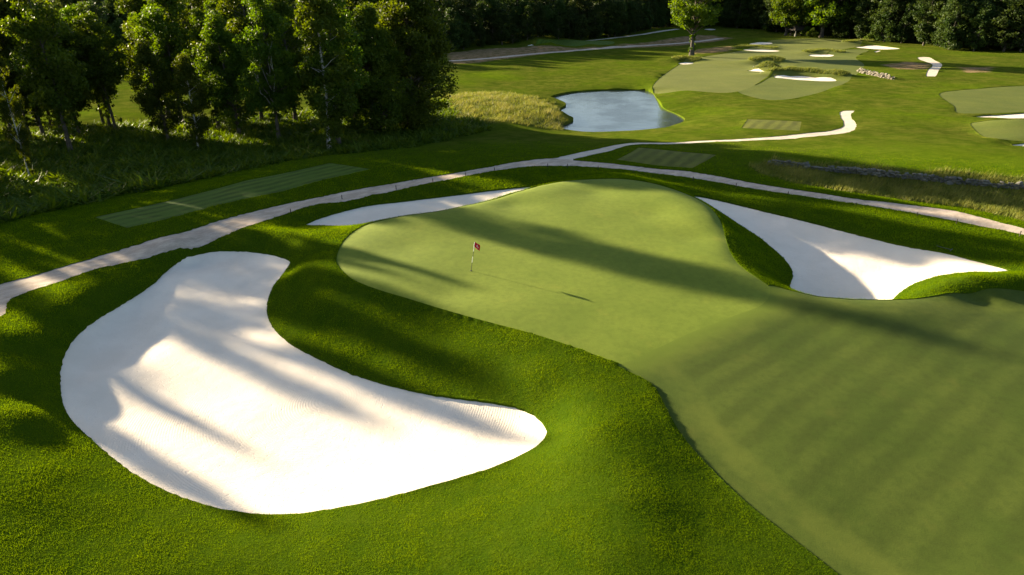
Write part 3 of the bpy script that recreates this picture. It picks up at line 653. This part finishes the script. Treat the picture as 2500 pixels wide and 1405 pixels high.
def make_tree(seed, H, cr, base, shape, nclump, per, leaf, tr=.28, crad=1.1, low=0, ivy=0, off=(0, 0), bark='bark', leafm='leaf'):
    r = np.random.default_rng(seed)
    bend = r.normal(size=2)*.02*H
    tz = np.linspace(0, H*.94, 12); f = tz/H
    tp = np.column_stack([bend[0]*np.sin(f*3)+off[0]*f**1.5+r.normal(0, .04, 12), bend[1]*np.sin(f*2.5+1)-bend[1]*math.sin(1)+off[1]*f**1.5, tz])
    tp[0, :2] = 0
    rad = tr*(1-f)**.8+.03; rad[0] *= 1.5; tp[0, 2] = -.3
    lines = [(tp, rad)]
    trunk = lambda z: np.array([np.interp(z, tp[:, 2], tp[:, k]) for k in range(3)])
    C, RD = [], []
    k = 0
    lobes = r.normal(size=(7, 3)); lobes /= np.linalg.norm(lobes, axis=1)[:, None]; amp = r.uniform(-.25, .3, 7)
    while len(C) < nclump:
        zf = r.random(); 
        if shape == 'tall': prof = math.sin(math.pi*min(1, (zf*.93+.07))**.75)**.7
        elif shape == 'round': prof = math.sqrt(max(0, 1-(2*zf-1)**2))**.8
        else: prof = math.sin(math.pi*(zf*.8+.2))**.8
        a = r.uniform(0, 2*math.pi); d = np.array([math.cos(a), math.sin(a), 2*zf-1]); d /= np.linalg.norm(d)
        lob = 1+(amp*np.maximum(0, lobes@d)**3).sum()
        q = cr*prof*lob*(r.random()**.42)
        z = base+zf*(H-base)*(1+.05*r.normal())
        t = trunk(min(z, H*.93))
        p = np.array([t[0]+q*math.cos(a), t[1]+q*math.sin(a), z])
        C.append(p); RD.append(crad*r.uniform(.65, 1.3))
        if k % 2 == 0 or q > cr*.7:
            z0 = max(base*.7, z-q*r.uniform(.35, .8)); s = trunk(z0)
            mid = s+(p-s)*.5+np.array([0, 0, q*.06])+r.normal(size=3)*.12
            r0 = max(.03, tr*.42*(1-z0/H)+.02)
            lines.append((np.array([s, mid, p]), np.array([r0, r0*.6, .015])))
        k += 1
    for i in range(low):   # leafy shoots along the lower stem
        z = r.uniform(base*.25, base*1.1); t = trunk(z); a = r.uniform(0, 6.28); q = r.uniform(.2, 1.3)
        C.append(t+np.array([math.cos(a)*q, math.sin(a)*q, 0])); RD.append(r.uniform(.35, .7))
    for i in range(ivy):
        z = r.uniform(.5, base*1.2); t = trunk(z); a = r.uniform(0, 6.28)
        C.append(t+np.array([math.cos(a)*tr, math.sin(a)*tr, 0])); RD.append(r.uniform(.25, .5))
    V, F_ = tubes(lines, 6)
    tm = np_mesh('trunk', V, F_, True); tm.materials.append(M[bark])
    C = np.array(C); RD = np.array(RD); n = np.maximum(12, (per*(RD/crad)**2)).astype(int)
    V, F_, t = leaves(C, n, RD, leaf, r)
    cm = np_mesh('crown', V, F_, False, {'tint': t}); cm.materials.append(M[leafm])
    return tm, cm
PROTO = {
 'tallA': make_tree(11, 20, 3.6, 4.5, 'tall', 95, 205, .30, .26, 1.25, 14),
 'tallB': make_tree(12, 21, 3.2, 6.0, 'tall', 85, 205, .30, .24, 1.2, 20),
 'tallC': make_tree(13, 19, 4.2, 3.0, 'tall', 105, 205, .30, .28, 1.3, 10),
 'tallD': make_tree(14, 20, 2.8, 3.5, 'tall', 80, 195, .29, .2, 1.1, 16, bark='pale'),
 'dense': make_tree(15, 18.5, 5.4, 1.2, 'egg', 190, 215, .31, .34, 1.4, 10),
 'high': make_tree(16, 21, 4.6, 8.5, 'round', 85, 150, .38, .28, 1.35, 8),
 'oak': make_tree(17, 25, 8.0, 8.0, 'round', 150, 120, .55, .62, 1.7, 0, 26, (1.2, 0)),
 'oak2': make_tree(18, 17, 7.5, 3.6, 'round', 140, 100, .6, .55, 1.7),
 'far1': make_tree(21, 18, 5.2, 1.2, 'egg', 85, 95, .6, .3, 1.7, leafm='leaf_far'),
 'far2': make_tree(22, 20, 4.4, 1.5, 'tall', 80, 95, .6, .3, 1.6, leafm='leaf_far'),
 'far3': make_tree(23, 16, 5.6, 1.0, 'egg', 85, 95, .6, .3, 1.7, leafm='leaf_far'),
 'far4': make_tree(24, 22, 5.4, 2.5, 'round', 85, 95, .6, .3, 1.8, leafm='leaf_far'),
 'bush': make_tree(31, 3.2, 1.9, .3, 'egg', 26, 60, .32, .06, .75),
}
def place_tree(kind, x, y, s=1., label=None, group=None, name='tree', cat='tree', z=None, sxy=1.):
    e = empty(name, (x, y, hz(x, y)-.05 if z is None else z), random.uniform(0, 6.28)); e.scale = (s*sxy, s*sxy, s)
    tm, cm = PROTO[kind]
    for nm, me in (('trunk', tm), ('crown', cm)):
        c = bpy.data.objects.new(nm, me); col.objects.link(c); c.parent = e
    tag(e, label, cat, group); return e
# the wood on the left: trunk-foot pixel, kind, scale, label
WOODT = [
 (30,335,'tallC',.98,'leftmost dark tree of the wood, cut off by the left edge'),
 (75,345,'tallB',.86,'dark slender tree at the front left corner of the wood'),
 (108,338,'tallB',.88,'thin dark tree second in the front row from the left edge'),
 (128,312,'high',.86,'dark tree set back behind the thin front-row trees at far left'),
 (152,332,'tallB',.76,'dark tree third in the left front row'),
 (196,330,'tallA',.78,'dark tree fourth in the left front row with leaning stem'),
 (254,308,'high',.78,'left stem of the close trio of trunks by the sunlit gap'),
 (270,313,'tallB',.77,'middle stem of the close trio of trunks by the sunlit gap'),
 (284,324,'high',.74,'right leafy stem of the close trio beside the sunlit gap'),
 (412,345,'tallC',.64,'shorter leafy tree just right of the sunlit gap in the wood'),
 (486,370,'tallD',.60,'pale-footed tree standing furthest forward in the wood'),
 (536,322,'tallA',.80,'dark trunk set back right of the pale-footed tree'),
 (586,334,'tallC',.80,'broad yellow-green tree with pale trunk foot in the middle of the wood'),
 (682,346,'tallA',.95,'leafy tree with bare pale branches and leaves down to the ground'),
 (805,366,'tallD',.98,'tall tree with slim pale stem right of the middle of the wood'),
 (828,356,'tallA',.92,'ivy-clad tree close behind the slim pale stem'),
 (722,300,'tallA',.95,'tree set back showing between the leafy and the pale-stemmed trees'),
 (918,330,'dense',.86,'dense dark round-crowned tree at the right end of the wood'),
 (1000,312,'dense',1.05,'large dense tree at the right tip of the wood by the meadow'),
 (955,285,'tallC',1.05,'tall tree behind the two dense crowns at the right end of the wood'),
 (870,290,'tallC',1.0,'light green tree behind the ivy-clad tree'),
 (445,302,'tallA',1.1,'tall tree rising behind the shorter leafy tree by the gap'),
 (640,300,'tallB',1.05,'tall narrow tree showing behind the middle of the wood'),
]
for px, py, kd, s, l in WOODT:
    p = hit(px, py); e = place_tree(kd, p[0], p[1], s, l, 'trees of the wood on the left', sxy=1.08 if px > 500 and px != 682 else 1.)
    if px == 682:   # dead pale limbs on the near side
        rr = random.Random(3); lines = []
        for k in range(6):
            a = np.array([0, 0, 4.5+.9*k]); ang = rr.uniform(-2.4, -.7); o_ = np.array([math.cos(ang), math.sin(ang), 0]); q = [a]
            for j in range(6): q.append(q[-1]+o_*(.75 if j < 3 else .25)+np.array([rr.uniform(-.15, .2), 0, rr.uniform(.7, 1.2)]))
            lines.append((np.array(q), np.linspace(.085, .02, 7)))
            b0 = q[4]; lines.append((np.array([b0, b0+np.array([rr.uniform(-.6, .6), -.1, .9]), b0+np.array([rr.uniform(-1., 1.), -.1, 1.9])]), np.array([.04, .028, .012])))
        e.rotation_euler = (0, 0, 0); V, F_ = tubes(lines, 5); new_obj('bare_limbs', np_mesh('bare_limbs', V, F_, True), M['pale'], e)
# further trunks behind them and the wood going on beyond the left edge of the view
back = [(-56,113,'tallC',1.),(-72,105,'tallA',.9),(-50,120,'high',1.),(-80,112,'tallC',.95),(-44,112,'tallA',.9),(-88,100,'tallB',.95),(-94,108,'tallC',.95),(-102,98,'tallA',1.)]
for x, y, kd, s in back:
    place_tree(kd, x, y, s, 'shadowy tree deep in the wood behind the front trunks or past the left edge', 'trees deep in the wood')
# trees west of the view; their long shadows cross the green and the near bunker.
# (across the sun, shadow tip along the sun, height, kind, width)
N_SUN = np.array([-SUN_XY[1], SUN_XY[0]]); PH = dict(tallA=20., tallB=21., tallC=19., tallD=20., high=21.)
for c, st, H, kd, sw in [(-12.6,24,14,'tallD',.34),(-15.8,31,14,'tallD',.24),(-20.9,29,17,'tallA',.5),(-23.2,19,16,'tallB',.42),(-26.2,22,17,'tallC',.68),(-28.9,20,16,'tallA',.75),(-31.2,27,16,'tallB',.62),
     (-33.0,17,16,'tallD',.36),(-38.5,46,17,'tallC',.9),(-17.6,47,17,'tallC',.9),(-13.2,46,16,'tallA',.9),(-9.,47,15,'tallC',.8)]:
    q = c*N_SUN+(st+(H+.2)/math.tan(SUN_EL))*SUN_XY; k = H/PH[kd]
    place_tree(kd, q[0], q[1], k, 'tree west of the view casting a long shadow over green and bunker', 'trees west of the view', sxy=sw/k)

q = -42.4*N_SUN+(-2+23.2/math.tan(SUN_EL))*SUN_XY
place_tree('tallB', q[0], q[1], 23/21, 'tallest dark tree at the front of the far left cluster', 'trees of the wood on the left', sxy=.95)
# lone tree and shelter trees
p = hit(1688,138); place_tree('oak', p[0], p[1], 1.05, 'lone spreading tree with ivy-clad trunk on the far fairway edge', name='tree')
p = hit(1918,88); place_tree('oak2', p[0], p[1], 1.05, 'round-crowned tree just left of the small shelter')
p = hit(2005,92); place_tree('oak2', p[0], p[1], 1.35, 'taller broad tree just right of the small shelter')

# forest edge
EDGE = [(-300,186),(0,178),(300,160),(500,142),(700,129),(900,119),(1105,113),(1200,105),(1310,99),(1450,94),(1520,88),(1600,73),(1660,66),(1750,66),(1850,71),(1890,76),(1960,82),(2060,92),(2150,100),(2230,107),(2290,112),(2330,120),(2420,123),(2500,126),(2800,140)]
EP = smooth_closed(np.array([W(x, y, 1.5) for x, y in EDGE]), 1., False)
L_ = np.concatenate([[0], np.cumsum(np.linalg.norm(np.diff(EP, axis=0), axis=1))])
def edge_label(u):
    for lim, l, gname in [(-.35,'dim tree of the far forest seen through the wood on the left','forest edge behind the wood'),(-.07,'dark tree of the forest rising behind the right end of the wood','forest edge behind the right end of the wood'),
        (.23,'dark tree in the shaded forest wall behind the distant green','shaded forest wall'),(.40,'tree of the forest edge between the lone tree and the shelter','forest edge by the shelter'),
        (.60,'tree of the dark forest edge behind the far pointed bunker','forest edge behind the far bunker')]:
        if u < lim: return l, gname
    return 'sunlit olive tree of the forest edge at the far right', 'forest edge at the far right'
n_edge = 0; kinds = ['far1','far2','far3','far4']
for row, (gap, back_d) in enumerate([(6.2, 2.), (7., 9.), (8., 17.)]):
    s = random.uniform(0, 4)
    while s < L_[-1]:
        p = np.array([np.interp(s, L_, EP[:, k]) for k in range(2)])
        d = p/np.linalg.norm(p); p = p+d*(back_d+random.uniform(-2, 2.5))
        u = p[0]/max(1, p[1])
        cc_, ss_ = p@np.array([-SUN_XY[1], SUN_XY[0]]), p@SUN_XY
        if -.82 < u < .82 and n_edge < 240 and not (-94 < cc_ < -74 and ss_ < 235):
            place_tree(random.choice(kinds), p[0], p[1], (random.uniform(.8, 1.15) if row else random.uniform(.55, 1.))*((.66, .66, .8)[row] if u < .2 else 1.), *edge_label(u), sxy=random.uniform(.85, 1.2)); n_edge += 1
        s += gap*random.uniform(.6, 1.4)
print('edge trees', n_edge)
# forest mass on the hills behind: one body of foliage
r = np.random.default_rng(5); C = []
Y = []
for i in range(5200):
    a = r.uniform(-.72, .72); d = r.uniform(150, 800)
    C.append((math.sin(a)*d, math.cos(a)*d))
C = np.array(C)
# behind the edge line only
ed_u = EP[:, 0]/EP[:, 1]; o_ = np.argsort(ed_u); dE = np.interp(C[:, 0]/C[:, 1], ed_u[o_], np.hypot(EP[:, 0], EP[:, 1])[o_])
dC = np.hypot(C[:, 0], C[:, 1]); C = C[(dC > dE+24) & (r.random(len(C)) < .75)]; C = C[~((np.abs(C@np.array([-SUN_XY[1], SUN_XY[0]])+84) < 10) & (C@SUN_XY < 235))]
zc = height(C); Hs = r.uniform(14, 22, len(C))
cc, rr_ = [], []
for (x, y), z, H in zip(C, zc, Hs):
    for k in range(9):
        f = r.random(); q = 4.2*math.sin(math.pi*(f*.8+.2))**.7*r.random()**.4; a = r.uniform(0, 6.28)
        cc.append((x+q*math.cos(a), y+q*math.sin(a), z+H*(.35+.65*f))); rr_.append(2.2*r.uniform(.7, 1.2))
V, F_, t = leaves(np.array(cc), 14, np.array(rr_), 1.7, r)
o = new_obj('hillside_forest', np_mesh('hillside_forest', V, F_, False, {'tint': t}), M['leaf_far'])
tag(o, 'wooded hillside filling the background behind the course', 'forest', kind='stuff')
print('forest crowns', len(C))
print('TRIS', sum(sum(len(p.vertices)-2 for p in me.polygons) if len(me.polygons) < 2000 else len(me.polygons)*(len(me.polygons[0].vertices)-2) for me in bpy.data.meshes))

# ridges of long grass behind the far bunkers
def near_ridge(xy): return dist_to(ridge_pts, xy)
rt = np.nonzero((lab < 0) | np.isin(lab, [i for i, r_ in enumerate(regions) if r_[0] == 'fair']))[0]
rt = rt[near_ridge(CEN[rt]) < 2.6]
P = scatter(rt, np.full(len(rt), 45.)); P = P[near_ridge(P) < 1.9]
h = np.clip(RNG.normal(.45, .12, len(P)), .15, .8); w = RNG.uniform(.08, .14, len(P))
V, F_, t = blades(P, h, w, .35, np.clip(RNG.normal(.4, .25, len(P)), 0, 1), (.3, -.1))
o = new_obj('tall_grass', np_mesh('tall_grass', V, F_, False, {'tint': t}), M['straw'])
tag(o, 'long grass on the low ridges behind the far bunkers', 'grass', kind='stuff')

# ------------------------------------------------------------------ flagstick and hole
def lathe(prof, sides=10):
    prof = np.asarray(prof, float); n = len(prof); an = np.arange(sides)*2*math.pi/sides
    V = np.stack([prof[:, 0, None]*np.cos(an), prof[:, 0, None]*np.sin(an), np.repeat(prof[:, 1, None], sides, 1)], -1).reshape(-1, 3)
    i = np.arange(n-1)[:, None]*sides; j = np.arange(sides)[None]; j2 = (j+1) % sides
    return V, np.stack([i+j, i+j2, i+sides+j2, i+sides+j], -1).reshape(-1, 4)
p = hit(1150, 660); p[2] -= .04
fs = empty('flagstick', p); fs.rotation_euler = (0, R(8), 0)
tag(fs, 'white and black banded flagstick with small red flag standing on the green', 'flagstick')
bands = [(-.1, .62, 'black'), (.62, 1.06, 'white'), (1.06, 1.44, 'black'), (1.44, 2.13, 'white')]
for a, b, m_ in bands:
    V, F_ = lathe([(0.001, a), (.017, a), (.015, b), (0.001, b)], 8); new_obj('pole_band', np_mesh('pole_band', V, F_, False), M[m_], fs)
nx, nz = 14, 9
fv, ff = [], []
def flag_pt(u, v, off=0.):
    x = .02+.44*u*(1-.12*u); z = 2.12-.36*(1-v)*(1-.12*u)-.20*u**1.3-.10*u*(1-v)
    y = .055*math.sin(u*9+.8*v)*u**.5+off
    return (x, y, z)
for i in range(nx+1):
    for j in range(nz+1): fv.append(flag_pt(i/nx, j/nz))
for i in range(nx):
    for j in range(nz): a = i*(nz+1)+j; ff.append((a, a+nz+1, a+nz+2, a+1))
fl = new_obj('flag', np_mesh('flag', np.array(fv), np.array(ff), True), M['red'], fs)
sm = fl.modifiers.new('thickness', 'SOLIDIFY'); sm.thickness = .004
ev, ef = [], []  # two small white patches just off the cloth
for k, (cu, cv_, ru, rv) in enumerate([(.42, .55, .07, .22), (.62, .40, .06, .16)]):
    b0 = len(ev); ev.append(flag_pt(cu, cv_, -.012))
    for q in range(8):
        a = q*math.pi/4; ev.append(flag_pt(cu+ru*math.cos(a), cv_+rv*math.sin(a), -.012))
    ef += [(b0, b0+1+q, b0+1+(q+1) % 8) for q in range(8)]
new_obj('white_mark', np_mesh('white_mark', np.array(ev), np.array(ef), True), M['white'], fl)
V, F_ = lathe([(0.001, .002), (.054, .002), (.06, .005), (.068, .004), (.07, -.06)], 16)
o = new_obj('hole_cup', np_mesh('hole_cup', V, F_, True), M['cup']); o.location = p+np.array([0, 0, .005])
tag(o, 'dark round hole in the green at the foot of the flagstick', 'hole')

# ------------------------------------------------------------------ path stakes
V, F_ = lathe([(.001, -.15), (.042, -.15), (.038, .30), (.025, .35), (.001, .36)], 7); stake_me = np_mesh('path_stake', V, F_, False); stake_me.materials.append(M['post'])
ST = [(710,517),(835,483),(967,459),(1057,442),(1137,427),(1207,415),(1337,405),(1385,406),(1460,411),(1547,421),(1692,438),(1797,454),(1924,474),(2089,502),(2239,526),(2335,543),(2490,572)]
WHERE = ['leftmost short stake along the path, behind the narrow shaded bunker', 'second short stake from the left along the path', 'third short stake from the left, above the narrow shaded bunker', 'fourth short stake from the left along the path', 'fifth short stake from the left along the path',
 'sixth short stake from the left, approaching the path fork', 'short stake just left of the path fork', 'short stake at the path fork', 'first short stake right of the path fork', 'short stake straight behind the crown of the green', 'short stake behind the right shoulder of the green',
 'short stake above the tip of the right bunker', 'second short stake above the right bunker', 'third short stake above the right bunker, by the widening path', 'fourth short stake above the right bunker beside the bare sandy verge', 'short stake second from the right edge', 'rightmost short stake by the right edge']
for (x, y), l in zip(ST, WHERE):
    q = hit(x, y+2); o = bpy.data.objects.new('path_stake', stake_me); col.objects.link(o); o.location = q; o.rotation_euler = (random.uniform(-.06, .06), random.uniform(-.06, .06), random.uniform(0, 3))
    tag(o, l, 'stake', 'stakes along the cart path')

# ------------------------------------------------------------------ dry stone walls
def rock(seed, m_):
    r = np.random.default_rng(seed); bm = bmesh.new()
    for k in range(18):
        d = r.normal(size=3); d /= np.abs(d).max()**.6*np.linalg.norm(d)**.4; bm.verts.new(d*np.array([.5, .38, .34])*r.uniform(.85, 1.1))
    g = bmesh.ops.convex_hull(bm, input=bm.verts); bmesh.ops.delete(bm, geom=[v for v in bm.verts if not v.link_faces], context='VERTS')
    me = bpy.data.meshes.new('stone'); bm.to_mesh(me); bm.free(); me.materials.append(M[m_]); return me
ROCKS = {k: [rock(40+i, k) for i in range(8)] for k in ('stone', 'stone_pale')}
def stone_wall(L, label, courses, size, width, fill, m_='stone'):
    base = smooth_closed(np.array([hit(x, y) for x, y in L]), .5, False)
    root = empty('stone_wall', base[0]); tag(root, label, 'stone wall')
    Lc = np.concatenate([[0], np.cumsum(np.linalg.norm(np.diff(base, axis=0), axis=1))]); cnt = 0
    for c in range(courses):
        s_ = random.uniform(0, size)
        while s_ < Lc[-1]:
            q = np.array([np.interp(s_, Lc, base[:, k]) for k in range(3)])
            t = base[min(len(base)-1, np.searchsorted(Lc, s_)+1)]-base[max(0, np.searchsorted(Lc, s_)-1)]; a = math.atan2(t[1], t[0])
            k = size*random.choice([.7, .9, 1., 1.1, 1.5])*random.uniform(.85, 1.1)
            if cnt < 298 and not (c == courses-1 and random.random() > fill):
                o = bpy.data.objects.new('stone', random.choice(ROCKS[m_])); col.objects.link(o); o.parent = root; cnt += 1
                n = np.array([-math.sin(a), math.cos(a)])*random.uniform(-width, width)
                o.location = (q[0]+n[0]-base[0][0], q[1]+n[1]-base[0][1], q[2]+size*(.18+.52*c)-base[0][2]); o.scale = (k*1.15, k, k*random.uniform(.85, 1.1))
                o.rotation_euler = (random.uniform(-.3, .3), random.uniform(-.3, .3), a+random.uniform(-.4, .4))
            s_ += k*.8
    return cnt
print('stones', stone_wall([(1878,403),(1950,411),(2050,421),(2150,430),(2250,440),(2350,449),(2450,459),(2540,466)], 'long low dry stone wall in shade along the tall grass, right', 3, .44, .12, .7))
print('stones', stone_wall([(2097,176),(2120,182),(2150,189),(2178,196)], 'short sunlit pile of pale stones on the far right fairway edge', 4, .46, .45, .7, 'stone_pale'))

# ------------------------------------------------------------------ bunker rakes
def rake(px, py, ang, label):
    q = hit(px, py); e = empty('bunker_rake', q+np.array([0, 0, .06]), ang); tag(e, label, 'rake')
    V, F_ = tubes([(np.array([[0, 0, 0], [.5, 0, .015], [1.05, 0, .03]]), np.array([.022, .022, .022]))], 6); new_obj('handle', np_mesh('handle', V, F_, True), M['rake'], e)
    lines = [(np.array([[0, -.28, 0], [0, 0, .01], [0, .28, 0]]), np.array([.025, .028, .025]))]+[(np.array([[0, y, 0], [-.01, y, -.05], [-.02, y, -.09]]), np.array([.012, .01, .006])) for y in np.linspace(-.26, .26, 9)]
    V, F_ = tubes(lines, 5); new_obj('head', np_mesh('head', V, F_, True), M['rake'], e)
rake(2283, 599, .35, 'rake lying on the grass bank above the right bunker')
rake(2322, 612, 2.3, 'rake lying at the far rim of the right bunker')

# ------------------------------------------------------------------ shelter and bushes
def box(bm, x0, x1, y0, y1, z0, z1):
    v = [bm.verts.new((x, y, z)) for x in (x0, x1) for y in (y0, y1) for z in (z0, z1)]
    for f in ((0,1,3,2),(4,6,7,5),(0,4,5,1),(2,3,7,6),(0,2,6,4),(1,5,7,3)): bm.faces.new([v[i] for i in f])
def bm_obj(name, bm, m_, parent):
    bmesh.ops.recalc_face_normals(bm, faces=bm.faces); me = bpy.data.meshes.new(name); bm.to_mesh(me); bm.free(); return new_obj(name, me, m_, parent)
q = hit(1948, 89); sh = empty('shelter', q, .25); tag(sh, 'small open timber shelter with dark pitched roof under the trees', 'shelter')
for x in (-2.3, 2.3):
    for y in (-1.5, 1.5):
        bm = bmesh.new(); box(bm, x-.28, x+.28, y-.28, y+.28, -.3, 1.1); box(bm, x-.09, x+.09, y-.09, y+.09, 1.1, 2.4); bm_obj('post', bm, M['timber'] if y > 0 else M['stone'], sh)
bm = bmesh.new(); box(bm, -2.5, 2.5, -1.62, -1.42, 2.4, 2.6); box(bm, -2.5, 2.5, 1.42, 1.62, 2.4, 2.6); bm_obj('beam', bm, M['timber'], sh)
bm = bmesh.new()
a = [bm.verts.new(c) for c in [(-3.3,-2.3,2.45),(3.3,-2.3,2.45),(3.3,2.3,2.45),(-3.3,2.3,2.45),(-1.6,0,4.2),(1.6,0,4.2)]]
b = [bm.verts.new((v.co.x, v.co.y, v.co.z-.14)) for v in a[:4]]
for f in ((0,1,5,4),(1,2,5),(2,3,4,5),(3,0,4)): bm.faces.new([a[i] for i in f])
for i in range(4): bm.faces.new([a[i], a[(i+1) % 4], b[(i+1) % 4], b[i]])
bm.faces.new(b); bm_obj('roof', bm, M['roof'], sh)
bm = bmesh.new(); box(bm, -1.6, 1.6, .9, 1.3, .40, .48); box(bm, -1.5, -1.3, .95, 1.25, -.2, .40); box(bm, 1.3, 1.5, .95, 1.25, -.2, .40); bm_obj('bench', bm, M['timber'], sh)
for x, y, s_, l in [(1968,90,1.1,'rounded dark bush beside the small shelter'),(1982,92,.95,'second rounded bush right of the small shelter'),(2120,104,.8,'low bush at the forest edge behind the far green'),(1875,78,1.,'pointed bush left of the shelter trees')]:
    q = hit(x, y); place_tree('bush', q[0], q[1], s_, l, None, 'bush', 'bush')
